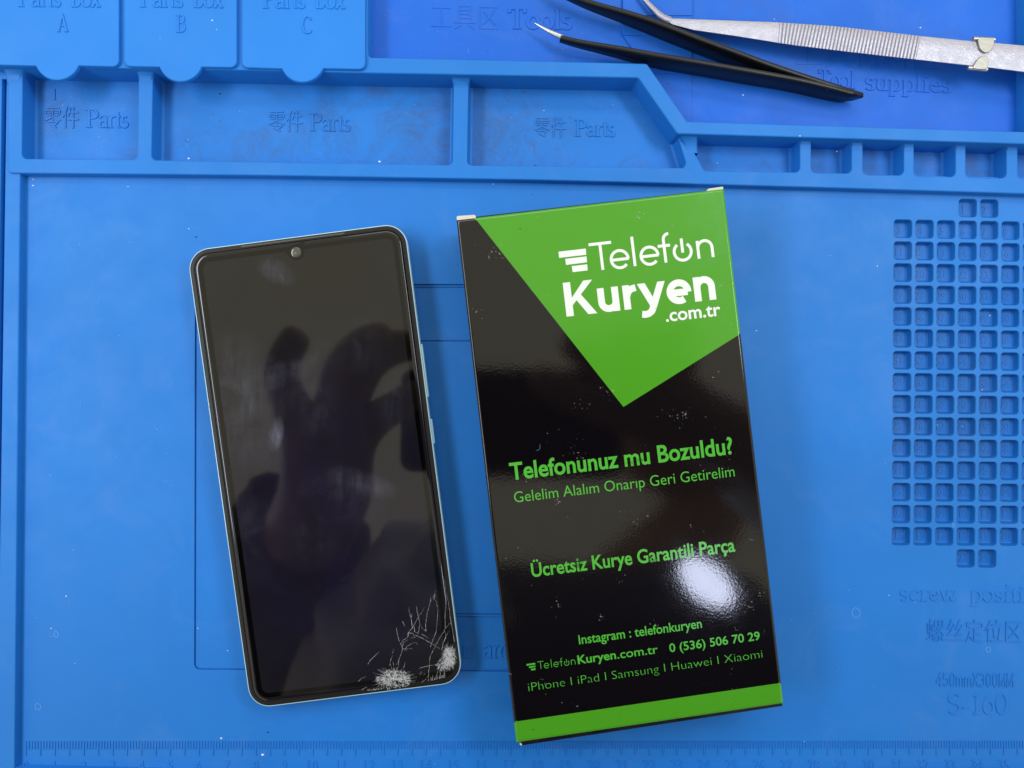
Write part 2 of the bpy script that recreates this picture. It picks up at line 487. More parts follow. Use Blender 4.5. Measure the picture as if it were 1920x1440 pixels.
# --- frame of the small-parts pockets
RIM_LOW = [(-70, 122), (8, 124), (230, 128), (450, 131.5), (690, 137), (1197, 146), (1270, 251), (1920, 270), (2290, 281)]
mb = MB()
up = [(2290, 266), (1920, 255), (1278, 236), (1206, 132), (690, 124), (450, 119), (230, 116), (14, 112)]
frame_poly = WL(FRAME_LOW, ZF) + WL(up, ZF)
pk = [
 ([(42.5, 120), (260, 123), (257.5, 299), (41, 297.5)], [0, 0, 1.7, 1.7]),
 ([(287, 124), (851, 134), (848.5, 309.5), (284, 300)], [0, 0, 1.7, 1.7]),
 ([(879, 134), (1196, 139), (1266, 240), (1286, 305), (1283, 315), (876, 310)], [0, 0, 0, .8, 1.2, 1.7]),
 ([(1281, 245), (1500, 251), (1500, 323), (1321, 320.5), (1303, 288)], [0, 0, 1.7, 1.2, .8]),
]
for k, (a, b, y) in enumerate([(1521, 1597, 325), (1618, 1695, 328.5), (1714, 1792, 331.5), (1811, 1887.5, 334), (1908.5, 1985, 337), (2006, 2083, 340), (2104, 2181, 343)]):
    pk.append(([(a, y - 72), (b, y - 70), (b, y), (a, y - 1)], [0, 0, 1.9, 1.9]))
ph = []
floors = []
for pts, rr in pk:
    P = WL(pts, ZF)
    Pc = ccw(P)
    rc = rr if (Pc[0] - P[0]).length < 1e-9 else rr[::-1]
    ph.append(recess(mb, Pc, rc, ZF, ZP, .45, .4, 1.0, floor=False))
    floors.append(shape(Pc, rc, 1.45))
raised(mb, frame_poly, [1.6] + [0] * (len(frame_poly) - 2) + [0], ZF, -3.6, .45, .5, holes=ph)
# ribs swell where they run up to the raised rim
def flare(cx, hw, y0, ln, zt=7.0, lean=0.0, sp=1.75):
    rows = []
    for k in range(9):
        t = k / 8
        z = ZF - .05 + (zt - ZF) * (1 - t) ** 2.2
        w_ = hw * (1 + (sp - 1) * (1 - t) ** 2.0)
        y = y0 - 6 + (ln + 6) * t
        c_ = cx + lean * t
        L_, Rr = W((c_ - w_, y), z), W((c_ + w_, y), z)
        rows.append([mb.vert(L_.x, L_.y, ZP), mb.vert(L_.x, L_.y, z - .7), mb.vert(*(L_ + (Rr - L_) * .12), z),
                     mb.vert(*(L_ + (Rr - L_) * .88), z), mb.vert(Rr.x, Rr.y, z - .7), mb.vert(Rr.x, Rr.y, ZP)])
    for a, b in zip(rows, rows[1:]):
        for i in range(5): mb.face((a[i], b[i], b[i + 1], a[i + 1]))
flare(25, 14, 126, 30); flare(272.5, 12.5, 130, 29); flare(864.5, 13, 141, 29); flare(1291, 12, 253, 34, lean=7, sp=1.6)
for x, y in ((1510.5, 258), (1607.5, 261), (1704.5, 264), (1801.5, 267), (1898, 269.5), (1995, 272)): flare(x, 9.6, y, 20, 6.0)
mb.build('pocket_frame', M_mat, repair_mat)
mb = MB()
for fl in floors: mb.tri_fill(fl, [], ZP)
mb.build('pocket_floor', M_pocket, repair_mat, smooth=0)

# --- raised rim round the tool trays, and the block under the three lids
RIM_TOP = [(2290, 258), (1920, 247), (1288, 227.5), (1213, 119), (690, 107.5)]
mb = MB()
ZT = 0.0
rim_poly = WL(RIM_LOW, ZR) + WL(RIM_TOP + [(690, -60), (-70, -60)], ZR)
raised(mb, rim_poly, [0, 0, 0, 0, 0, 1.4, 1.4, 0, 0, 0, 0, 1.4, 1.4, 1.5, 0, 0], ZR, -3.6, .35, .5)
# right-hand wall of the supplies tray
raised(mb, WL([(1934, -60), (2290, -60), (2290, 262), (1934, 262)], ZR), 1.0, ZR - .02, -3.6, .5, .5)
mb.build('raised_rim', M_mat, repair_mat)

# --- tool trays
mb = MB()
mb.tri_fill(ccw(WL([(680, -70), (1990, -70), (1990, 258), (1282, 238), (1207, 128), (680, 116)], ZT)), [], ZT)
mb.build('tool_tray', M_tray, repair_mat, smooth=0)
mb = MB()
for k, (ya, yb) in enumerate([(-70, 29), (29.5, 66), (66.5, 137.5), (138, 250)]):
    z = 1.25 - .32 * k
    raised(mb, WL([(1168, ya), (1297.5, ya), (1297.5, yb), (1168 if yb < 120 else (1218 if yb < 200 else 1284), yb if yb < 200 else 236)] if yb < 200 else [(1220, 138), (1297.5, 138), (1297.5, 236), (1283, 236)], z), .25, z, -1, .12, .14, n=2)
mb.build('tool_rest', M_tray, repair_mat)

# --- ruler along the front edge
mb = MB()
RY = -2.0
v0 = W((49, 1390), 0); v1 = W((1882.6, 1389), 0)
for k in range(0, 386):
    t = k / 350.0
    p = v0 + (v1 - v0) * t
    ln = 5.1 if k % 5 == 0 else 2.7
    hw = .17
    lo = [mb.vert(p.x - hw - .07, p.y - ln - .05, 0), mb.vert(p.x + hw + .07, p.y - ln - .05, 0), mb.vert(p.x + hw + .07, p.y + .05, 0), mb.vert(p.x - hw - .07, p.y + .05, 0)]
    hi = [mb.vert(p.x - hw, p.y - ln, .26), mb.vert(p.x + hw, p.y - ln, .26), mb.vert(p.x + hw, p.y, .26), mb.vert(p.x - hw, p.y, .26)]
    mb.bridge(lo, hi); mb.face(hi)
    if k % 10 == 0:
        digits(mb, str(k // 10), p.x, p.y - 8.6, 3.5, 0, .22)
mb.build('ruler', M_mat, repair_mat, smooth=20)

# --- moulded lettering
def letter(fn, mat_=None, name='moulded_lettering', parent=None):
    mb = MB(); fn(mb)
    return mb.build(name, mat_ or M_mat, parent or repair_mat, smooth=25)
def parts_word(cx0, cx1, px0, px1, base, cap, slope=.012):
    def fn(mb):
        sans(mb, '零件', (cx0, base - 1 - (px0 - cx0) * slope), (cx1, base - 1), cap * .92, ZP, -.005, .34)
        serif(mb, 'Parts', (px0, base), (px1, base + (px1 - px0) * slope), cap, ZP, .36)
    letter(fn, M_pocket)
parts_word(84, 148, 161, 242, 239, 33)
parts_word(504, 567, 580, 658, 245.5, 32.5)
parts_word(1002, 1061, 1077, 1154, 255.5, 31)
letter(lambda m: serif(m, '1', (98, 187.5), (106, 187.5), 20, ZP, .34), M_pocket)
def tools(mb):
    sans(mb, '工具区', (808, 50), (934, 53), 36, ZT, -.01, .17)
    serif(mb, 'Tools', (951, 54), (1073, 56), 38, ZT, .36)
letter(tools, M_tray)
def supplies(mb):
    sans(mb, '工具材料区', (1492, 121), (1762, 126), 42, ZT, -.01, .17)
    serif(mb, 'Tool', (1533, 164), (1603, 166.5), 34, ZT, .36)
    serif(mb, 'supplies', (1621, 168.5), (1785, 174.5), 33, ZT, .36)
letter(supplies, M_tray)
def screwpos(mb):
    serif(mb, 'screw', (1686, 1126), (1797, 1127.5), 30, Z0, .34)
    serif(mb, 'position', (1818, 1127.5), (1968, 1130), 30, Z0, .34)
    sans(mb, '螺丝定位区', (1737, 1199.5), (1915, 1202.5), 33, Z0, -.015, .32)
letter(screwpos)
def size_mark(mb):
    thin_sans(mb, '450mmX300MM', (1754, 1286.5), (1901, 1288.5), 26, Z0, .30)
    serif(mb, 'S-160', (1776, 1338), (1891, 1339), 39, Z0, .36, a=.05)
letter(size_mark)
def area_word(mb):
    serif(mb, 'Operation', (722, 1231), (887, 1233.5), 36, -1.15, .36)
    serif(mb, 'area', (905, 1233.5), (968, 1234.5), 36, -1.15, .36)
letter(area_word)

# ================================================================== THE THREE LIDS
def lid(letter_, x0, x1, c0, c1, yb, ye0, ye1, tx0, tx1, tbase, lx0, lx1, lbase, label):
    z = 8.9
    half = (c1 - c0) / 2; cx = (c0 + c1) / 2; yc = (ye0 + ye1) / 2
    s_ = yb - yc; rad = (half * half + s_ * s_) / (2 * s_); cy = yb - rad
    a0 = math.degrees(math.atan2(yc - cy, -half)); a1 = math.degrees(math.atan2(yc - cy, half))
    arc_pts = [(cx + rad * math.cos(R(a0 + (a1 - a0) * k / 18)), cy + rad * math.sin(R(a0 + (a1 - a0) * k / 18))) for k in range(19)]
    px = [(x0, -62), (x0, ye0)] + arc_pts + [(x1, ye1), (x1, -62)]
    rr = [0, 2.2] + [.0] * 19 + [2.2, 0]
    P = WL(px, z); Pc = ccw(P)
    if (Pc[0] - P[0]).length > 1e-9: rr = rr[::-1]
    mb = MB(); raised(mb, Pc, rr, z, 7.55, .12, .4)
    cen = W((cx, 40), 7.55)
    o = mb.build('box_lid', M_lid)
    tag(o, label, 'lid', 'lids of the small-parts boxes')
    def fn(m):
        serif(m, 'Parts', (tx0, tbase), (tx0 + (tx1 - tx0) * .52, tbase + .5), 33, z, .34)
        serif(m, 'box', (tx0 + (tx1 - tx0) * .63, tbase + .6), (tx1, tbase + 1), 33, z, .34)
        serif(m, letter_, (lx0, lbase), (lx1, lbase), 32, z, .36)
    letter(fn, M_lid, parent=o)
lid('A', -22, 223, 66.7, 147.6, 150, 121, 125, 34, 190, 12.5, 107, 129, 59.5, 'blue parts box lid moulded with a capital A')
lid('B', 232.6, 444, 299, 378, 153, 124, 126.5, 262, 420, 13.5, 330, 349, 60.5, 'blue parts box lid moulded with a capital B')
lid('C', 453.5, 685, 528.6, 606, 154, 126.5, 130, 492, 648, 15.5, 565, 586, 63, 'blue parts box lid moulded with a capital C')

# ================================================================== THE BROKEN PHONE
phone = empty('phone')
tag(phone, 'black glass smartphone with mint frame and a shattered lower corner, lying on the mat', 'phone')
PZ = 7.4
pc = WL([(349.7, 470), (759.4, 416.7), (869.5, 1279.1), (470.2, 1329.4)], PZ)
# true rectangle through the four measured corners
cen = sum(pc, Vector((0, 0))) / 4
ux = ((pc[1] - pc[0]) + (pc[2] - pc[3])).normalized(); uy = Vector((-ux.y, ux.x))
PW = (((pc[1] - pc[0]).length + (pc[2] - pc[3]).length) / 2) / 2; PH = (((pc[3] - pc[0]).length + (pc[2] - pc[1]).length) / 2) / 2
def ptop(k): # measured outline
    return pc[k]
prect = ccw(pc)
def pl(u, v):          # phone coordinates (mm from its centre) -> world
    return cen + ux * u + uy * v
M_frame = mat('mint plastic frame', (.42, .62, .66), .22, 0, .5)
M_ring = mat('black gasket', (.012, .010, .009), .42, 0, .25)
M_slot = mat('earpiece mesh', (.035, .03, .03), .6)
M_glass = mat('black screen glass', (.003, .003, .004), .045, 0, .5)
n = N(M_glass)
def gw(px, py):
    q = W((px, py), 8.3); return q.x, q.y
sm = None
streak = n.gray(n.noise(420, 4, .65, (1, .13, 1), (0, 0, R(-28))), .35, .75, .25, 1)
cloud = n.gray(n.noise(75, 4, .6, dist=.6), .38, .66, .15, 1)
for (x, y, rx, ry, rot, s_, amt) in [
    (518, 508, 5.5, 3.0, -.5, .55, .85), (440, 750, 11, 15, .3, .8, .55), (590, 765, 7, 8, .5, .6, .35), (517, 815, 2.0, 4.5, -.2, .5, 1.9), (680, 905, 9, 3, -.3, .6, .5), (560, 690, 5, 3, .5, .6, .5),
    (515, 700, 3.5, 4, .4, .6, .4), (690, 650, 6, 7, .3, .7, .25), (640, 930, 10, 7, -.3, .7, .30), (570, 1010, 8, 7, 0, .8, .25), (470, 1010, 6, 9, .1, .9, .22), (612, 670, 5, 5, 0, .7, .2), (745, 760, 5, 8, 0, .7, .25)]:
    gx, gy = gw(x, y)
    b_ = n.math('MULTIPLY', n.blob(gx, gy, rx, ry, rot, s_), amt)
    sm = b_ if sm is None else n.math('ADD', sm, b_)
sm = n.math('MULTIPLY', n.math('MULTIPLY', sm, streak), cloud)
haze_ = n.gray(n.noise(40, 3, .5), .4, .8, .0, .04)
sm = n.math('ADD', sm, haze_)
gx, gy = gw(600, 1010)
refl_tint = n.math('MULTIPLY', n.blob(gx, gy, 42, 52, .15, .6), n.gray(n.noise(55, 4, .6, dist=.8), .25, .7, .45, 1))
tinted_base = n.mix(refl_tint, (.0060, .0055, .0048, 1), (.0092, .0066, .0190, 1))          # bluish reflection tint of the lower screen, painted into the base colour
n.link(n.mix(n.math('MINIMUM', sm, 1.0), tinted_base, (.085, .085, .118, 1)), n.b.inputs['Base Color'])
n.link(n.gray(sm, 0, 1, .045, .16), n.b.inputs['Roughness'])

PR = 7.4
mb = MB()
prof = [(1.6, .9), (.7, 1.2), (.12, 2.6), (0, 4.6), (0, 6.9), (.08, 7.4), (.22, 7.66), (.42, 7.7), (.52, 7.3)]
lp = [mb.loop(shape(prect, PR, d, 9), z) for d, z in prof]
for a, b in zip(lp, lp[1:]): mb.bridge(a, b)
mb.face(lp[0][::-1])
mb.build('frame', M_frame, phone, 40)
mb = MB()
prof = [(.46, 7.2), (.5, 7.74), (.95, 7.88), (1.85, 7.85), (2.1, 7.4)]
lp = [mb.loop(shape(prect, PR, d, 9), z) for d, z in prof]
for a, b in zip(lp, lp[1:]): mb.bridge(a, b)
mb.build('gasket', M_ring, phone, 40)
mb = MB()
prof = [(2.0, 7.2), (2.05, 7.9), (2.2, 8.08), (2.5, 8.22), (2.9, 8.28), (3.4, 8.30)]
lp = [mb.loop(shape(prect, PR, d, 9), z) for d, z in prof]
for a, b in zip(lp, lp[1:]): mb.bridge(a, b)
mb.tri_fill(shape(prect, PR, 3.4, 9), [], 8.30)
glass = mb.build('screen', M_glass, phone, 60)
# display edge: thin frame of darker border under the glass
M_bez = mat('screen border', (.0012, .001, .0008), .05, 0, .45)
mb = MB()
nx, ny = gw(555, 473)
o_ = shape(prect, PR, 3.45, 9); i_ = shape(prect, PR, 5.0, 9)
a = mb.loop(o_, 8.315); b = mb.loop(i_, 8.315); mb.bridge(a, b)
bez = mb.build('screen_border', M_bez, phone, 0)
mb = MB()
NC = Vector((nx, ny))
top_in = W((548, 456), 8.3)
dn = (NC - top_in).normalized(); sd = Vector((-dn.y, dn.x))
U = [NC - dn * 2.6 - sd * 4.6, NC - dn * 1.9 - sd * 3.5] + [NC + (sd * math.cos(t) + dn * math.sin(t)) * 2.9 for t in [math.pi - math.pi * k / 10 for k in range(11)]] + [NC - dn * 1.9 + sd * 3.5, NC - dn * 2.6 + sd * 4.6]
mb.tri_fill(ccw(U), [], 8.322)
mb.build('camera_notch', M_bez, phone, 0)
M_lens = mat('camera lens', (.075, .070, .055), .14, 0, .5)
M_lens2 = mat('camera pupil', (.15, .145, .12), .25, 0, .5)
mb = MB()
rings = [mb.loop([NC + Vector((math.cos(t), math.sin(t))) * r_ for t in [2 * math.pi * k / 24 for k in range(24)]], z) for r_, z in ((1.75, 8.325), (1.5, 8.42), (.8, 8.48), (.2, 8.5))]
for a, b in zip(rings, rings[1:]): mb.bridge(a, b)
mb.face(rings[-1])
lens = mb.build('front_camera', M_lens, phone, 60)
mb = MB()
pp = NC + Vector((-.15, -.35)); mb.tri_fill([pp + Vector((math.cos(t), math.sin(t))) * .4 for t in [2 * math.pi * k / 14 for k in range(14)]], [], 8.515)
mb.build('pupil', M_lens2, lens, 0)
# earpiece
mb = MB()
e0, e1 = W((452, 462.3), 7.92), W((646, 437.2), 7.92)
v, f = [], []
eu = (e1 - e0).normalized(); ew = Vector((-eu.y, eu.x)); L = (e1 - e0).length
lp = [e0 + ew * .3, e0 - ew * .3, e1 - ew * .3, e1 + ew * .3]
k = mb.loop([lp[0], lp[1], lp[2], lp[3]], 7.925); mb.face(k)
nn = int(L / .75)
for i in range(nn):
    q = e0 + eu * (.4 + i * .75)
    k = mb.loop([q + ew * .18, q - ew * .18, q - ew * .18 + eu * .4, q + ew * .18 + eu * .4], 7.95); mb.face(k, 1)
M_slot2 = mat('earpiece holes', (.11, .095, .085), .5)
mb.build('earpiece', [M_slot, M_slot2], phone, 0)
# side buttons
def button(pa, pb):
    a, b = W(pa, 5.0), W(pb, 5.0)
    d = (b - a).normalized(); o_ = Vector((-d.y, d.x))
    if o_.dot(ux) < 0: o_ = -o_
    mb = MB()
    P = [a - o_ * 1.5, a + o_ * .32, b + o_ * .32, b - o_ * 1.5]
    raised(mb, P, [.1, .5, .5, .1], 6.2, 3.8, .0, .3)
    return mb.build('button', M_frame, phone, 40)
button((790.5, 645), (803.2, 745)); button((808.5, 785), (814.3, 832))
# the lit sliver of chipped glass at the lower left corner
# --- cracks
M_crack = mat('splintered glass', (.60, .58, .58), .45, 0, .6)
n = N(M_crack); n.link(n.gray(n.noise(900, 4, .7), .30, .72, .12, .95), n.b.inputs['Alpha'])
rng = random.Random(11)
crv, crf = MB(), None
CZ = 8.335
def crack(pts, w0=.16, w1=.05, jit=.10, z=None):
    P = [W((640 + x / 6, 1080 + y / 6), 8.3) for x, y in pts]
    fine = []
    for a, b in zip(P, P[1:]):
        n_ = max(2, int((b - a).length / .5))
        for k in range(n_): fine.append(a + (b - a) * (k / n_) + Vector((rng.uniform(-jit, jit), rng.uniform(-jit, jit))))
    fine.append(P[-1])
    v, f = [], []
    zz = CZ + rng.random() * .03
    stroke(v, f, [(p.x, p.y) for p in fine], 1, 1, zz, taper=lambda t: (w0 + (w1 - w0) * t) * rng.uniform(.30, .85) * .5)
    k = len(crv.v); crv.v += v
    for ff in f: crv.face([k + i for i in ff])
for c_ in [
  [(980, 1180), (985, 1050), (1000, 900), (1060, 780), (1110, 690), (1170, 600), (1220, 525)],
  [(1000, 800), (1030, 720), (1065, 640), (1075, 520), (1085, 380), (1070, 290), (1030, 250)],
  [(950, 620), (950, 520), (970, 400), (1000, 290), (1030, 245), (1060, 170)], [(1000, 290), (1010, 230)], [(1045, 260), (1055, 200)],
  [(665, 760), (700, 720), (745, 690), (750, 640), (800, 580), (850, 490), (895, 420), (940, 345)],
  [(800, 580), (790, 500), (765, 400), (760, 350)], [(785, 470), (800, 420)], [(865, 455), (850, 390), (845, 340)], [(870, 460), (885, 540), (910, 590), (950, 620)],
  [(885, 540), (870, 610), (865, 650)], [(820, 570), (825, 620), (870, 650)], [(655, 740), (635, 680), (622, 580)], [(690, 515), (715, 565)],
  [(665, 760), (690, 815), (720, 825), (740, 790), (790, 760), (830, 745), (860, 770)], [(690, 790), (700, 750), (745, 715)], [(690, 815), (670, 880), (640, 960), (620, 1000)],
  [(750, 690), (760, 640), (800, 640), (830, 690), (780, 700)], [(720, 840), (740, 815), (800, 820)],
  [(300, 990), (330, 940), (385, 890), (425, 850)], [(195, 1180), (230, 1150), (270, 1130)],
  [(545, 1010), (560, 930), (575, 890)], [(580, 870), (590, 820)], [(640, 1000), (655, 910)], [(700, 1030), (718, 970)], [(590, 1010), (580, 960)],
  [(870, 1040), (960, 1015), (1080, 990)], [(830, 660), (930, 710), (1050, 780), (1110, 820)], [(905, 650), (980, 700)],
  [(1170, 590), (1165, 450), (1175, 330), (1180, 200), (1165, 60), (1150, 0)], [(1240, 560), (1215, 380), (1190, 210)], [(1270, 740), (1250, 600), (1225, 480)],
  [(1130, 830), (1145, 760), (1175, 680), (1215, 620)], [(1175, 700), (1170, 640), (1150, 600)], [(1150, 740), (1180, 700)],
  [(1065, 1160), (1085, 1060), (1100, 1000)], [(1110, 1150), (1120, 1060)], [(1165, 1140), (1165, 1050)],
  [(900, 1200), (950, 1160), (975, 1120)], [(885, 1110), (900, 1075), (915, 1110)], [(930, 1110), (950, 1095)], [(230, 1285), (260, 1260), (290, 1250)]]:
    crack(c_, .22, .07)
def shatter(cx, cy, rx, ry, nrad, nbits, spin=0.0, flat=None):
    for _ in range(nrad):
        t = rng.uniform(0, 2 * math.pi); r0 = rng.uniform(.0, .55); r1 = rng.uniform(.75, 1.35)
        a = (cx + math.cos(t) * rx * r0, cy + math.sin(t) * ry * r0); b = (cx + math.cos(t) * rx * r1, cy + math.sin(t) * ry * r1)
        if flat and (b[1] > flat(b[0]) or a[1] > flat(a[0])): continue
        crack([a, ((a[0] + b[0]) / 2 + rng.uniform(-10, 10), (a[1] + b[1]) / 2 + rng.uniform(-10, 10)), b], .20, .05, .05)
    for _ in range(nbits):
        t = rng.uniform(0, 2 * math.pi); r0 = math.sqrt(rng.random()) * .95
        x, y = cx + math.cos(t) * rx * r0, cy + math.sin(t) * ry * r0
        if flat and y > flat(x): continue
        a_ = rng.uniform(0, math.pi); l_ = rng.uniform(8, 34)
        crack([(x, y), (x + math.cos(a_) * l_, y + math.sin(a_) * l_)], rng.uniform(.14, .60), .10, .04)
low = lambda x: 1282 - (x - 400) * .145
shatter(590, 1160, 200, 120, 120, 380, flat=low)
shatter(1215, 915, 72, 135, 130, 300, flat=lambda x: 1085)
shatter(1130, 1000, 60, 70, 50, 40)
for x in range(300, 470, 14): crack([(x, low(x) - 4), (x + rng.uniform(-14, 18), low(x) - rng.uniform(6, 30))], .35, .1)
for x in range(1010, 1170, 18): crack([(x, 1175 - (x - 1010) * .2), (x + rng.uniform(-10, 10), 1150 - (x - 1010) * .25 - rng.uniform(0, 40))], .30, .08)
crv.build('glass_crack', M_crack, phone, 0)

# ================================================================== THE PRINTED BOX
box = empty('cardboard_box')
tag(box, 'glossy black and green printed cardboard box beside the phone', 'box')
BZ = 25.0
bc = WL([(856, 412.5), (1357, 354), (1468.8, 1318.3), (968, 1392)], BZ - .6)
def board(name, col, rough, grain=1.0):
    m = mat(name, col, rough, 0, .5)
    n = N(m)
    w1 = n.noise(1250, 2, .6); w2 = n.noise(45, 2, .5)
    h = n.math('ADD', n.math('MULTIPLY', w1, .030 * grain), n.math('MULTIPLY', w2, .07))
    n.bump(h, .30, .0011)
    sp = n.gray(n.math('MULTIPLY', n.noise(1300, 2, .5), n.noise(90, 3, .6)), .435, .47, 0, .5)
    n.link(n.mix(sp, (*col, 1), (.32, .32, .28, 1)), n.b.inputs['Base Color'])
    n.link(n.gray(n.noise(120, 3, .6), .3, .7, rough * .85, rough * 1.3), n.b.inputs['Roughness'])
    return m
M_black = board('black glossy board', (.0030, .0022, .0030), .062)
M_green = board('green glossy board', (.060, .280, .012), .15)
M_kraft = mat('bare white board edge', (.62, .55, .44), .8)
M_white = mat('white print', (.74, .73, .70), .2)
M_gtext = mat('green print', (.070, .38, .035), .18)
n_ = N(M_gtext); n_.link(n_.mix(n_.gray(n_.noise(260, 4, .6), .60, .70), (.070, .38, .035, 1), (.03, .17, .02, 1)), n_.b.inputs['Base Color'])

BL = ccw(bc)
# order of BL: lower-left, lower-right, upper-right, upper-left
def lerp(a, b, t): return a + (b - a) * t
cTL, cTR, cBR, cBL = bc
bev = .95
gA = W((889, 406.8), BZ); gB = W((1387.5, 626.5), BZ); gC = W((1169, 763), BZ)
sL = W((963.5, 1353.5), BZ); sR = W((1463.5, 1280.5), BZ)
greenpoly = [gA + (gA - gC) * .03, cTR + (cTR - cTL) * .02 + (cTR - cBR) * .02, gB + (gB - gC) * .03, gC]
stripe = [sL + (sL - sR) * .03, sR + (sR - sL) * .03, cBR + (cBR - sR) * .6 + (sR - sL) * .03, cBL + (cBL - sL) * .6 + (sL - sR) * .03]
def bmat(c): return 1 if inside(c, greenpoly) or inside(c, stripe) else 0
mb = MB()
inner = offset(BL, bev)
mb.tri_fill(inner, [], BZ, 0, bmat, [[gA + (gA - gC) * .03, gC], [gC, gB + (gB - gC) * .03], [sL + (sL - sR) * .03, sR + (sR - sL) * .03]])
# folded long edges, cut finely so the print wraps round them
def fold(o0, o1, i0, i1, seg=160):
    rows = []
    for k in range(seg + 1):
        t = k / seg
        o_ = lerp(o0, o1, t); q = lerp(i0, i1, t); d = q - o_
        row = [(o_, 0.0), (o_, BZ - 3), (o_, BZ - bev * .75)]
        for j in range(1, 5):
            an = math.pi / 2 * j / 4
            row.append((o_ + d * (1 - math.cos(an)), BZ - bev * .75 + bev * .75 * math.sin(an)))
        rows.append([mb.vert(p.x, p.y, z) for p, z in row] + [q])
    for a, b, k in zip(rows, rows[1:], range(seg)):
        c_ = (a[-1] + b[-1]) / 2
        m_ = bmat((c_.x, c_.y))
        for i in range(6): mb.face((a[i], a[i + 1], b[i + 1], b[i]), m_ if i > 0 else 0)
fold(BL[0], BL[1], inner[0], inner[1]); fold(BL[1], BL[2], inner[1], inner[2])
fold(BL[2], BL[3], inner[2], inner[3]); fold(BL[3], BL[0], inner[3], inner[0])
a = mb.loop(BL, 0.01); mb.face(a)
body = mb.build('carton', [M_black, M_green], box, 40, fixn=True)
# end flaps and the white torn tabs
ue = (cTR - cTL).normalized(); ve = (cBL - cTL).normalized()
M_flap = board('black board of end flaps', (.004, .004, .005), .3)
def slab(name, P, z0, z1, m, f=.2):
    mb = MB(); raised(mb, P, 0.0, z1, z0, 0.0, f); mb.face(mb.loop(ccw(P), z0)[::-1])
    return mb.build(name, m, box, 40)
slab('end_flap', [cBL + ue * 1.2 - ve * .3, cBR - ue * .3 - ve * .3, cBR + ve * 1.45 + ue * .1, cBL + ve * 1.75 + ue * 1.6], 3, BZ - 1.6, M_flap)
slab('end_flap', [cTL + ue * 5.5 + ve * .3, cTR - ue * 5 + ve * .3, cTR - ue * 5 - ve * .55, cTL + ue * 5.5 - ve * .8], 3, BZ - 2.4, M_flap)
slab('torn_tab', [cTL + ue * .1 + ve * .25, cTL + ue * 6.3 + ve * .4, cTL + ue * 6.4 - ve * .6, cTL + ue * 5.9 - ve * 1.0, cTL + ue * .5 - ve * 1.25, cTL + ue * .1 - ve * .9], 6, BZ - .35, M_kraft)
slab('torn_tab', [cTR - ue * 6.2 + ve * .3, cTR - ue * .15 + ve * .3, cTR - ue * .15 - ve * .75, cTR - ue * 5.0 - ve * .65], 6, BZ - .45, M_kraft)
slab('torn_tab', [cBL + ue * 1.0 + ve * .9, cBL + ue * 1.7 + ve * .9, cBL + ue * 1.75 + ve * 1.72, cBL + ue * 1.1 + ve * 1.5], 6, BZ - 1.5, M_kraft, .1)

# --- printing
TZ = BZ + .03
def printed(name, fn, m):
    mb = MB(); fn(mb); return mb.build(name, m, box, 0)
def skel(mb, strokes, pO, pX, pen, z=TZ):
    """strokes measured in photo pixels along the base line pO->pX and up from it"""
    a, b = W(pO, z), W(pX, z); u = (b - a).normalized(); w_ = Vector((-u.y, u.x)); s_ = 1 / ppm(z)
    v, f = [], []
    for k, st in enumerate(strokes): stroke(v, f, st, pen, pen, .006 * (k % 5))
    k = len(mb.v)
    for x, y, zz in v:
        q = a + u * (x * s_) + w_ * (y * s_); mb.vert(q.x, q.y, z + zz)
    for ff in f: mb.face([k + i for i in ff])
def e_glyph(cx, cy, r): return [[(cx - r, cy - .5), (cx + r + 1.0, cy - .5)], arc(cx, cy, r, r, -2, 318, 26)]
def n_glyph(x0, x1, xh):
    r = (x1 - x0) / 2
    return [[(x0, 0), (x0, xh + 1)], arc((x0 + x1) / 2, xh - r, r, r, 180, 0, 14) + [(x1, 0)]]
def logo_top(mb):
    st = [[(0, 0), (0, 52)], [(-21.5, 50), (21.5, 50)]]
    st += e_glyph(34, 16.5, 16.3) + [[(61.5, 0), (61.5, 56)]] + e_glyph(91, 16.5, 16.3)
    st += [[(120.5, 0), (120.5, 42)] + arc(130.5, 43, 10, 11, 180, 85, 8), [(108.5, 32), (132, 32)]]
    st += [arc(154.5, 17, 16.3, 16.3, 55, -235, 26), [(154.5, 15), (154.5, 42)]]
    st += n_glyph(184, 211, 33)
    skel(mb, st, (1130.5, 506), (1341, 481.6), 2.75)
    for q in ([(1047, 472), (1098.3, 466), (1099.3, 477.6), (1048.4, 483.6)], [(1059.8, 485.4), (1099.7, 480.7), (1100.7, 491.8), (1061.3, 496.7)], [(1072, 499), (1101, 495.5), (1102, 507), (1073.7, 510.3)]):
        mb.tri_fill(ccw(WL(q, TZ)), [], TZ)
printed('printed_logo', logo_top, M_white)
def flat_poly(mb, poly, pO, pX, z):
    a, b = W(pO, z), W(pX, z); u = (b - a).normalized(); w_ = Vector((-u.y, u.x)); s_ = 1 / ppm(z)
    mb.tri_fill(ccw([a + u * (x * s_) + w_ * (y * s_) for x, y in poly]), [], z)
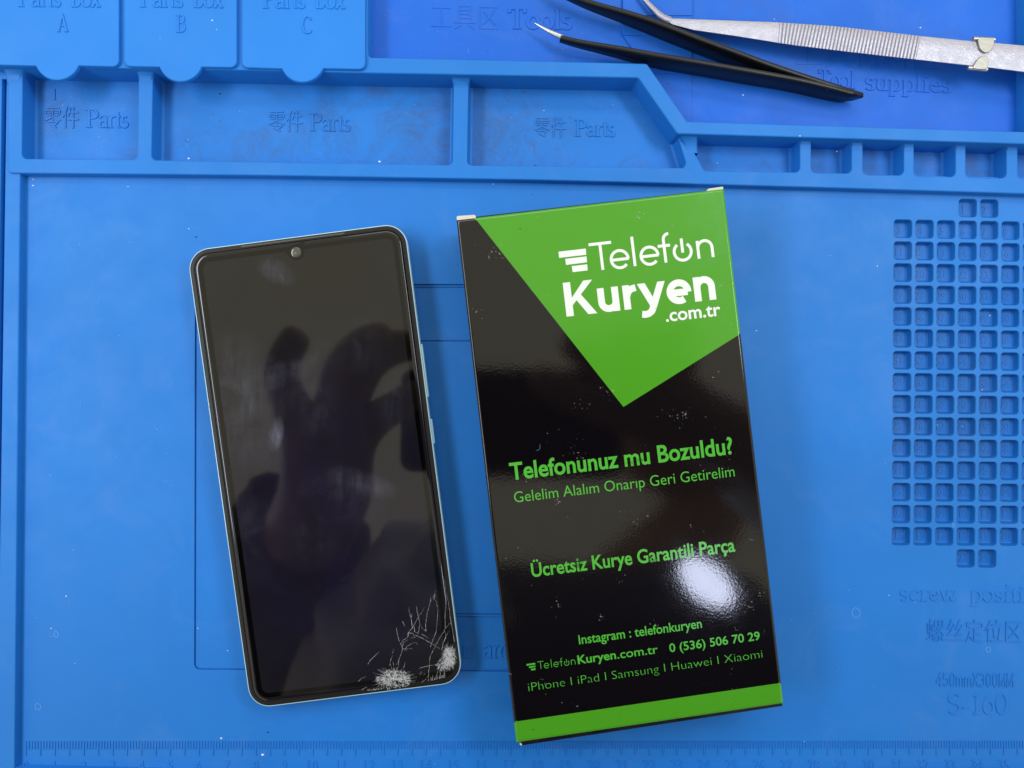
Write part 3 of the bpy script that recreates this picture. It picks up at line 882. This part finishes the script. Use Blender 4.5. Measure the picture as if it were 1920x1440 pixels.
def logo_bold(mb):
    P = 6.5; O_, X_ = (1062.4, 593.8), (1349.6, 560.6)
    for k, q in enumerate([[(0, 0), (14, 0), (14, 64), (0, 64)], [(13, 19), (13, 33), (39, 64), (56, 64)], [(20.5, 31.5), (30, 41), (58.5, 0), (41.5, 0)],
              [(139, 46), (154, 46), (173, 4), (162, -3)], [(178, 46), (192.5, 46), (171, -4), (157.5, -2)]]):
        flat_poly(mb, q, O_, X_, TZ + .003 * k)
    st = [[(69, 46), (69, 20)] + arc(82.5, 19, 13.5, 13, 180, 360, 14) + [(96, 46)], [(96, 30), (96, 0)]]
    st += [[(117, 0), (117, 46)], [(117, 24), (121, 33), (127, 38), (136, 39.8)]]
    st += [[(165, -2), (161, -8.5), (155, -12.2), (149, -13), (142.5, -11.8)]]
    st += [[(202, 21), (233.5, 21)], arc(217, 22.5, 17.2, 17, -6, 302, 26)]
    st += [[(252, 0), (252, 46)], [(252, 24)] + arc(266, 26, 13.8, 14, 180, 0, 14) + [(279.8, 0)]]
    skel(mb, st, O_, X_, P, TZ + .018)
printed('printed_logo', logo_bold, M_white)
printed('printed_lettering', lambda m: sans(m, '.com.tr', (1249, 603), (1352, 591), 24, TZ, .018), M_white)
G = [('Telefonunuz mu Bozuldu?', (957.5, 900), (1375, 850.3), 31, .021),
     ('Gelelim Alalım Onarıp Geri Getirelim', (965, 942.5), (1378, 893), 20, -.004),
     ('Ücretsiz Kurye Garantili Parça', (997.5, 1081.8), (1379, 1033.5), 25, .019),
     ('Instagram : telefonkuryen', (1086, 1208), (1316.5, 1177), 17, .012),
     ('Kuryen', (1084, 1245), (1155.5, 1235), 15.5, .018), ('.com.tr', (1158, 1235), (1234, 1224.6), 15.5, .008),
     ('0 (536) 506 70 29', (1256, 1222.8), (1425.5, 1199.4), 15.5, .014),
     ('iPhone I iPad I Samsung I Huawei I Xiaomi', (991.5, 1296.3), (1430, 1233.2), 15.5, -.02)]
for body_, a_, b_, c_, o_ in G:
    printed('printed_lettering', lambda m: sans(m, body_, a_, b_, c_, TZ, o_), M_gtext)
def small_logo(mb):
    k = .272
    st = [[(0, 0), (0, 52)], [(-21.5, 50), (21.5, 50)]]
    st += e_glyph(40, 16.5, 16.3) + [[(74, 0), (74, 56)]] + e_glyph(107, 16.5, 16.3)
    st += [[(142, 0), (142, 42)] + arc(152, 43, 10, 11, 180, 85, 8), [(130, 32), (153, 32)]]
    st += [arc(180, 17, 16.3, 16.3, 55, -235, 26), [(180, 15), (180, 42)]] + n_glyph(212, 238, 33)
    st = [[(x * k, y * k) for x, y in s_] for s_ in st]
    skel(mb, st, (1014.5, 1254), (1084, 1245), .52)
    for q in ([(987, 1245), (1003.5, 1242.8), (1003.5, 1246), (987.6, 1248.3)], [(991.8, 1249.6), (1003.8, 1247.9), (1003.8, 1251), (992.2, 1252.8)], [(995.5, 1254), (1004, 1252.8), (1004, 1256), (996, 1257.2)]):
        mb.tri_fill(ccw(WL(q, TZ)), [], TZ)
printed('printed_logo', small_logo, M_gtext)

# ================================================================== TWEEZERS
M_blk = mat('black coated steel', (.005, .005, .007), .34, 0, .35)
n = N(M_blk); n.bump(n.noise(900, 3, .6), .25, .0002)
n.link(n.mix(n.gray(n.noise(500, 4, .7), .68, .76), (.005, .005, .007, 1), (.12, .11, .10, 1)), n.b.inputs['Base Color'])
M_steel = mat('bare steel', (.62, .60, .60), .33, .9, .5)
M_silver = mat('brushed steel', (.45, .43, .50), .42, .75, .5)
n = N(M_silver); n.bump(n.math('ADD', n.noise(900, 4, .7), n.math('MULTIPLY', n.noise(5000, 2, .5), .4)), .55, .0004)
n.link(n.mix(n.gray(n.noise(650, 3, .6), .70, .78), (.45, .43, .50, 1), (.13, .12, .14, 1)), n.b.inputs['Base Color'])
n.link(n.gray(n.noise(300, 4, .6), .35, .65, .34, .55), n.b.inputs['Roughness'])

def interp(tab, x):
    for (x0, v0_), (x1, v1_) in zip(tab, tab[1:]):
        if x <= x1: return v0_ + (v1_ - v0_) * max(0, (x - x0)) / (x1 - x0)
    return tab[-1][1]
def ribbon(mb, pts, ztop, zbot, thick, m=0):
    """upright blade: its upper edge runs along pts (photo spots at height ztop)"""
    fine = []
    for (x0, y0), (x1, y1) in zip(pts, pts[1:]):
        for k in range(4): fine.append((x0 + (x1 - x0) * k / 4, y0 + (y1 - y0) * k / 4))
    fine.append(pts[-1])
    # soften the polyline
    for _ in range(3):
        fine = [fine[0]] + [((a[0] + 2 * b[0] + c[0]) / 4, (a[1] + 2 * b[1] + c[1]) / 4) for a, b, c in zip(fine, fine[1:], fine[2:])] + [fine[-1]]
    P = [W(p, interp(ztop, p[0])) for p in fine]
    prev = None
    for i, q in enumerate(P):
        x = fine[i][0]; zt, zb, th = interp(ztop, x), interp(zbot, x), interp(thick, x) / 2
        t = (P[min(i + 1, len(P) - 1)] - P[max(i - 1, 0)]).normalized(); nn = Vector((-t.y, t.x))
        c = min(.25, th * .4)
        ring = []
        for sx, zz in ((-th, zb + c), (-th, zt - c), (-th + c, zt), (th - c, zt), (th, zt - c), (th, zb + c), (th - c, zb), (-th + c, zb)):
            r_ = q + nn * sx; ring.append(mb.vert(r_.x, r_.y, zz))
        if prev: mb.bridge(prev, ring, m)
        else: mb.face(ring[::-1], m)
        prev = ring
    mb.face(prev, m)
bt = empty('tweezers')
tag(bt, 'black coated tweezers with bare curved tip, lying open on its side', 'tweezers', 'tweezers lying in the tool trays')
zt = [(1000, 6.5), (1055, 7.0), (1167, 8.8), (1260, 10.2), (1420, 10.2), (1560, 9.6), (1600, 8.8), (1612, 7.8), (1619, 6.2)]
zb = [(1000, 4.2), (1055, 3.8), (1110, 3.0), (1167, 1.9), (1210, .9), (1320, .8), (1560, .2), (1590, .4), (1606, 1.6), (1614, 3.0), (1619, 4.6)]
th = [(1000, .9), (1055, 1.5), (1167, 1.75), (1420, 1.75), (1560, 1.6), (1620, 1.5)]
mb = MB(); ribbon(mb, [(1030, -26), (1060, -14), (1107, 4), (1167, 20), (1217, 35), (1267, 54), (1320, 75), (1385, 98), (1439, 119), (1530, 149), (1585, 166.5), (1619, 177.5)], zt, zb, th)
mb.build('arm', M_blk, bt, 50, fixn=True)
mb = MB(); ribbon(mb, [(1051, 69), (1080, 76), (1110, 81.5), (1167, 90.5), (1233, 103), (1320, 117), (1377, 127), (1439, 137.5), (1500, 148.5), (1560, 163), (1600, 173.5)], zt, zb, th)
mb.build('arm', M_blk, bt, 50, fixn=True)
mb = MB()
tip = [W(p, z) for p, z in (((1054, 69.8), 5.4), ((1040, 64), 5.3), ((1025, 56.5), 5.2), ((1012, 49), 5.1), ((1002.5, 43), 5.0))]
mb.tube([(p.x, p.y, z) for p, z in zip(tip, (5.4, 5.3, 5.2, 5.1, 5.0))], [.92, .8, .6, .36, .10], 12)
mb.build('tip', M_steel, bt, 60)

st_ = empty('tweezers')
tag(st_, 'silver steel tweezers with ribbed grip and sliding lock ring', 'tweezers', 'tweezers lying in the tool trays')
sz = lambda x: 4.6 + (x - 1200) / 720.0 * 6.0
up_e = [(1246, 33), (1262, 34.5), (1300, 36), (1380, 39), (1460, 42), (1560, 49), (1640, 58), (1726, 68), (1800, 75.5), (1860, 80.5), (1920, 86), (2150, 112)]
lo_e = [(1238, 33.5), (1262, 46.5), (1300, 56.5), (1380, 68), (1456, 80), (1500, 86), (1600, 98), (1715, 111), (1800, 120.5), (1860, 127), (1920, 134.5), (2150, 158)]
def bar(mb, dz, x0, x1, ridges=None, shrink=0.0, th=1.1):
    xs = []
    x = x0
    while x < x1: xs.append(x); x += 1.65
    xs.append(x1)
    prev = None
    for x in xs:
        yu, yl = interp(up_e, x) + shrink, interp(lo_e, x) - shrink
        sk = 9 * max(0, min(1, (x - 1440) / 60))          # ribs lean a little
        z = sz(x) + dz
        if ridges and ridges[0] < x < ridges[1]:
            ph_ = ((x - ridges[0]) / 6.6) % 1.0
            z += .28 * (1 if .22 < ph_ < .88 else -.35)
        ring = []
        for (yy, xx, zz) in ((yu, x + sk * .5, z - th), (yu, x + sk * .5, z - .12), (yu + .8, x + sk * .5, z), ((yu + yl) / 2, x, z + .12), (yl - .8, x - sk * .5, z), (yl, x - sk * .5, z - .12), (yl, x - sk * .5, z - th)):
            q = W((xx, yy), zz); ring.append(mb.vert(q.x, q.y, zz))
        if prev: mb.bridge(prev, ring)
        else: mb.face(ring)
        prev = ring
    mb.face(prev[::-1])
mb = MB(); bar(mb, 0, 1247, 2140, (1460, 1722))
mb.build('arm', M_silver, st_, 30, fixn=True)
mb = MB(); bar(mb, -2.6, 1247, 2140, None, .8)
mb.build('arm', M_silver, st_, 30, fixn=True)
for dz in (0, -2.6):
    mb = MB()
    pts = [((1256, 40), 4.8), ((1244, 35), 4.7), ((1236, 29), 4.5), ((1224, 17), 4.0), ((1206, -2), 3.6), ((1190, -22), 3.2)]
    mb.tube([(*W(p, z + dz * .9 - .3), z + dz * .6 - .3) for p, z in pts], [1.15, 1.05, .95, .72, .55, .35], 10)
    mb.build('tip', M_silver, st_, 60)
# sliding lock ring: two ears folded over the upper arm
M_ring2 = mat('nickel lock ring', (.42, .40, .36), .34, .85, .5)
n = N(M_ring2); n.bump(n.noise(600, 3, .6), .2, .0003)
mb = MB()
zt_ = sz(1840) + .16
def ear(root_a, root_b, pts):
    """rounded ear lying on the bar with a folded root"""
    P = ccw(WL(pts, zt_ + .75))
    raised(mb, P, 0.0, zt_ + .75, zt_ + .1, .02, .22)
ear(None, None, [(1834, 71.5), (1864.5, 73), (1864.5, 82), (1861.5, 90.5), (1856, 96.5), (1849, 98.5), (1842.5, 96), (1838, 90), (1836, 82)])
ear(None, None, [(1824, 127.5), (1829, 118), (1834, 110.5), (1840, 106), (1846.5, 104.5), (1852, 106.5), (1855, 112), (1853.5, 120), (1850.5, 129.5), (1838, 129.5)])
for (a_, b_) in (((1825, 72), (1865, 74)), ((1815, 126.5), (1851, 130))):
    p0, p1 = W(a_, zt_), W(b_, zt_)
    mb.tube([(p0.x, p0.y, zt_ - .25), (p1.x, p1.y, zt_ - .25)], .75, 14)
mb.build('lock_ring', M_ring2, st_, 50, fixn=True)

# ================================================================== DUST AND CRUMBS
M_dust = mat('white flakes', (.80, .82, .85), .6)
M_dirt = mat('dark crumbs', (.02, .02, .035), .6)
rng = random.Random(7)
mbw, mbd = MB(), MB()
def fleck(mb, px, py, z, r_):
    c = W((px, py), z); n_ = rng.randint(4, 6); a0 = rng.uniform(0, 6.28); e_ = rng.uniform(.35, .9)
    base, topv = [], []
    for k in range(n_):
        t = a0 + 2 * math.pi * k / n_; rr = r_ * rng.uniform(.6, 1.2)
        q = c + Vector((math.cos(t) * rr, math.sin(t) * rr * e_))
        base.append(mb.vert(q.x, q.y, z + .005)); topv.append(mb.vert(c.x + (q.x - c.x) * .6, c.y + (q.y - c.y) * .6, z + .005 + r_ * .35))
    mb.bridge(base, topv); mb.face(topv)
for x, y, z, r_ in [(398, 38, 8.9, .42), (406, 55, 8.9, .3), (300, 72, 8.9, .2), (210, 150, ZP, .3), (236, 150, ZP, .22), (354, 297, ZP, .45), (712, 303, ZP, .6), (62, 348, 0, .5), (62, 336, 0, .3),
    (174, 331, 0, .28), (218, 331, 0, .3), (1128, 157, ZP, .35), (1020, 207, ZP, .22), (1393, 178, 0, .45), (1345, 306, ZP, .35), (1500, 255, ZR, .35), (1569, 284, ZP, .6), (1850, 440, 0, .0), (1861, 446, -2.6, .5), (1700, 459, -2.6, .35),
    (1841, 731, -2.6, .45), (1758, 797, -2.6, .4), (1805, 800, -2.6, .3), (415, 1384, 0, .5), (354, 429, 0, .25), (124, 1118, 0, .25), (96, 1178, 0, .35), (240, 350, 0, .25), (427, 1220, 0, .25), (815, 1432, 0, .2),
    (1645, 499, 0, .25), (1418, 620, 0, .3), (1726, 1036, 0, .0), (1667, 1116, 0, .25), (492, 1415, 0, .6), (1508, 1390, 0, .3), (1240, 52, 0, .0), (1726, 52, 0, .35), (1452, 36, 0, .25), (925, 345, 0, .25), (1856, 592, -2.6, .3), (371, 1178, -.6, .3)]:
    if r_ > 0: fleck(mbw, x, y, z, r_)
for _ in range(150):
    x, y = rng.uniform(60, 1900), rng.uniform(350, 1420)
    if 340 < x < 1480 and 350 < y < 1410: continue
    if x > 1660 and 370 < y < 1075: continue
    fleck(mbw, x, y, 0.0, rng.uniform(.05, .14))
for _ in range(60): fleck(mbw, rng.uniform(70, 250) if rng.random() < .4 else rng.uniform(310, 1180), rng.uniform(170, 290), ZP, rng.uniform(.05, .15))
for _ in range(30): fleck(mbw, rng.uniform(720, 1150), rng.uniform(5, 95), ZT, rng.uniform(.05, .12))
for x, y, z, r_ in [(412, 176, ZP, .5), (414, 227, ZP, .3), (697, 76, 0, .4), (913, 96, 0, .25), (983, 173, ZP, .4), (1004, 310, ZP, .4), (368, 444, 0, .55), (503, 1373, 0, .55), (1770, 331, ZP, .4), (1742, 291, ZP, .3), (1886, 1097, 0, .5), (1260, 1, 0, .3), (1252, 157, .3, .35), (998, 365, 0, .2), (1702, 932, -2.6, .5), (975.5, 429, BZ + .02, .35), (999, 1368, BZ + .02, .3)]:
    fleck(mbd, x, y, z, r_)
for _ in range(90): fleck(mbd, rng.uniform(70, 250) if rng.random() < .5 else rng.uniform(310, 1200), rng.uniform(170, 295), ZP, rng.uniform(.05, .18))
for _ in range(60):
    x, y = rng.uniform(60, 1900), rng.uniform(350, 1420)
    if 340 < x < 1480 or (x > 1660 and 370 < y < 1075): continue
    fleck(mbd, x, y, 0.0, rng.uniform(.05, .15))
M_fibre = mat('pale lint and dried spots', (.12, .30, .62), .7)
def thread(px, py, z, length, w_, curl):
    c = W((px, py), z); a_ = rng.uniform(0, 6.28); pts = []
    for k in range(9):
        pts.append((c.x, c.y)); c = c + Vector((math.cos(a_), math.sin(a_))) * (length / 8); a_ += rng.uniform(-curl, curl) + curl * .4
    v, f = [], []; stroke(v, f, pts, w_, w_, z + .03, taper=lambda t: .5 + math.sin(math.pi * t) * .5)
    k = len(mbw.v); mbw.v += v
    for ff in f: mbw.face([k + i for i in ff], 1)
for px, py, z, l_, w_ in [(92, 1190, 0, 2.2, .06), (128, 1125, 0, 1.8, .05), (305, 900, 0, 2.6, .05), (186, 560, 0, 2.0, .05), (1560, 480, 0, 2.2, .05), (1520, 1230, 0, 1.8, .05), (245, 455, 0, 1.5, .05), (150, 760, 0, 2.4, .04), (1640, 1290, 0, 1.8, .05),
    (880, 90, ZT, 2.4, .05), (1560, 240, ZT, 1.8, .05), (1110, 232, ZP, 2.0, .05), (620, 262, ZP, 2.0, .05), (350, 268, ZP, 1.8, .06), (760, 210, ZP, 2.2, .05), (1005, 845, BZ + .03, 3.0, .03), (960, 1265, BZ + .03, 1.4, .05), (1405, 1010, BZ + .03, 1.5, .04)]: thread(px, py, z, l_, w_, .45)
for px, py, r_ in [(71, 1325, .95), (105, 1189, .75), (1605, 1149, 1.5), (1788, 985, .5), (1715, 1128, .35), (1853, 1218, .8)]:
    c = W((px, py), 0); e_ = rng.uniform(1.1, 1.4); a0 = rng.uniform(0, 3)
    pts = [(c.x + math.cos(t) * r_, c.y + math.sin(t) * r_ * e_ + .12 * math.sin(3 * t + a0)) for t in [2 * math.pi * k / 22 for k in range(22)]]; pts.append(pts[0])
    v, f = [], []; stroke(v, f, pts, .085, .085, .02)
    k = len(mbw.v); mbw.v += v
    for ff in f: mbw.face([k + i for i in ff], 1)
tag(mbw.build('dust_flakes', [M_dust, M_fibre], smooth=0), 'tiny white dust flakes scattered over the blue mat', 'dust', kind='stuff')
tag(mbd.build('dirt_crumbs', M_dirt, smooth=0), 'tiny dark crumbs of dirt scattered over the blue mat', 'dirt', kind='stuff')

# ================================================================== THE PHOTOGRAPHER (seen mirrored in the phone glass and the box)
M_skin = mat('skin', (.34, .20, .14), .55)
M_sleeve = mat('grey knitted sleeve', (.72, .70, .66), .9)
M_shirt = mat('dark shirt', (.035, .035, .055), .9)
MIR = 2 * 8.3
def mir(px, py, z):            # the point at height z that the phone glass mirrors at this spot
    q = W((px, py), MIR - z); return Vector((q.x, q.y, z))
def grow(name, verts, edges, radii, m, parent=None, sub=2):
    me = bpy.data.meshes.new(name); me.from_pydata([tuple(Vector(v) * S) for v in verts], edges, [])
    o = bpy.data.objects.new(name, me); COL.objects.link(o)
    md = o.modifiers.new('skin', 'SKIN'); md.use_smooth_shade = True
    for sv, r_ in zip(me.skin_vertices[0].data, radii): sv.radius = (r_ * S, r_ * S)
    me.skin_vertices[0].data[0].use_root = True
    o.modifiers.new('sub', 'SUBSURF').render_levels = sub; o.modifiers['sub'].levels = sub
    dg = bpy.context.evaluated_depsgraph_get()
    nm = bpy.data.meshes.new_from_object(o.evaluated_get(dg)); nm.name = name
    o.modifiers.clear(); o.data = nm; bpy.data.meshes.remove(me)
    nm.materials.clear(); nm.materials.append(m)
    if parent: o.parent = parent
    return o
H = 262
V, E_, RD = [], [], []
def chain(pts, rad, start=None):
    prev = start
    for p, r_ in zip(pts, rad):
        V.append(p); RD.append(r_); i = len(V) - 1
        if prev is not None: E_.append((prev, i))
        prev = i
    return prev
V.append(Vector((250, -230, 430))); RD.append(105); chest = 0
neck = chain([Vector((265, -120, 545)), mir(1340, 930, 585)], [62, 48], chest)
head = chain([mir(1260, 830, 600), mir(1190, 745, 615)], [80, 76], neck)
# left arm and hand
wr = chain([Vector((0, -230, 455)), mir(500, 1240, 425), mir(565, 1020, H + 50), mir(615, 930, H + 8), mir(612, 862, H)], [60, 45, 36, 33, 34], chest)
k0 = chain([mir(560, 800, H), mir(535, 740, H), mir(522, 690, H), mir(548, 640, H - 2), mir(566, 618, H - 3)], [15, 13.5, 13.5, 12.5, 10], wr)
k1 = chain([mir(640, 770, H + 6), mir(640, 700, H + 14), mir(690, 650, H + 18), mir(750, 635, H + 20)], [20, 20, 20, 16], wr)
k2 = chain([mir(650, 745, H + 4), mir(680, 680, H + 12), mir(740, 645, H + 16), mir(800, 650, H + 16)], [17, 16, 14, 10], wr)
k3 = chain([mir(670, 808, H), mir(725, 772, H + 4), mir(800, 726, H + 8)], [15, 12, 11], wr)
# right arm and hand
wr2 = chain([Vector((420, -210, 480)), Vector((520, -70, 400)), mir(1400, 830, H + 30), mir(1280, 800, H + 10), mir(1170, 760, H)], [55, 42, 30, 28, 32], chest)
for (pa, pb, pc_) in (((1190, 700), (1180, 640), (1130, 610)), ((1140, 700), (1090, 660), (1040, 640)), ((1120, 760), (1050, 740), (990, 700)), ((1230, 730), (1260, 660), (1220, 600))):
    chain([mir(*pa, H + 8), mir(*pb, H + 12), mir(*pc_, H + 14)], [15, 13, 10], wr2)
person = grow('person', V, E_, RD, M_skin)
tag(person, 'person leaning over the bench with both hands around a camera phone, seen only mirrored', 'person')
def sleeve(pts, rad, m, folds=7, amp=3.5):
    mb = MB(); rows = []
    n_ = 40
    for i in range(n_ + 1):
        t = i / n_ * (len(pts) - 1); k = min(int(t), len(pts) - 2); fr = t - k
        p = pts[k].lerp(pts[k + 1], fr); r_ = rad[k] + (rad[k + 1] - rad[k]) * fr
        tt = (pts[k + 1] - pts[k]).normalized(); sd_ = tt.cross(Vector((0, 0, 1))).normalized(); up_ = sd_.cross(tt)
        ring = []
        for a_ in range(28):
            an = 2 * math.pi * a_ / 28
            rr = r_ + amp * 1.6 * math.sin(i * .75 + math.sin(an * 2) * 2.2) + amp * 1.3 * math.sin(an * 6 + i * .12)
            q = p + sd_ * math.cos(an) * rr + up_ * math.sin(an) * rr
            ring.append(mb.vert(*q))
        if rows: mb.bridge(rows[-1], ring)
        rows.append(ring)
    return mb.build('sleeve', m, person, 180, fixn=True)
sleeve([mir(905, 1030, H + 34), mir(770, 1110, H + 36), mir(680, 1265, H + 40), Vector((60, -210, 455))], [36, 44, 48, 74], M_sleeve)
sleeve([mir(575, 985, H + 46), mir(540, 1060, H + 80), mir(505, 1200, 425), mir(490, 1340, 430), Vector((0, -230, 455))], [46, 58, 74, 80, 84], M_shirt)
sleeve([mir(1420, 835, H + 34), Vector((520, -70, 400)), Vector((420, -210, 480))], [38, 56, 74], M_sleeve)
mb = MB()
rows = []
for i in range(20):
    t = i / 19; z = 60 + 520 * t; ring = []; g = max(0, min(1, (t - .35) / .35)); g = g * g * (3 - 2 * g)
    for a_ in range(36):
        an = 2 * math.pi * a_ / 36
        wob = 4 * math.sin(an * 7 + t * 9) + 3 * math.sin(t * 30 + an * 3)
        ring.append(mb.vert(195 + math.copysign(abs(math.cos(an)) ** .55, math.cos(an)) * (225 + 45 * g - 60 * max(0, t - .8) * 5 + wob), -340 + 135 * g + math.copysign(abs(math.sin(an)) ** .55, math.sin(an)) * (125 + 52 * g - 50 * max(0, t - .8) * 5 + wob), z))
    if rows: mb.bridge(rows[-1], ring)
    rows.append(ring)
mb.face(rows[-1]); mb.face(rows[0][::-1])
mb.build('shirt', M_shirt, person, 180, fixn=True)
# the camera phone between the hands, above and behind the lens
cp = MB()
PZc = CAM_LOC.z + 6
P = [Vector((CAM_LOC.x - 62, CAM_LOC.y - 58)), Vector((CAM_LOC.x + 88, CAM_LOC.y - 58)), Vector((CAM_LOC.x + 88, CAM_LOC.y + 14)), Vector((CAM_LOC.x - 62, CAM_LOC.y + 14))]
raised(cp, P, 9.0, PZc + 8, PZc, 0, .8); cp.face(cp.loop(rounded(ccw(P), 9.0, 5), PZc)[::-1])
M_cp = mat('dark phone body', (.02, .02, .025), .3)
tag(cp.build('camera_phone', M_cp, fixn=True), 'dark camera phone held level above the bench, seen only mirrored', 'phone')
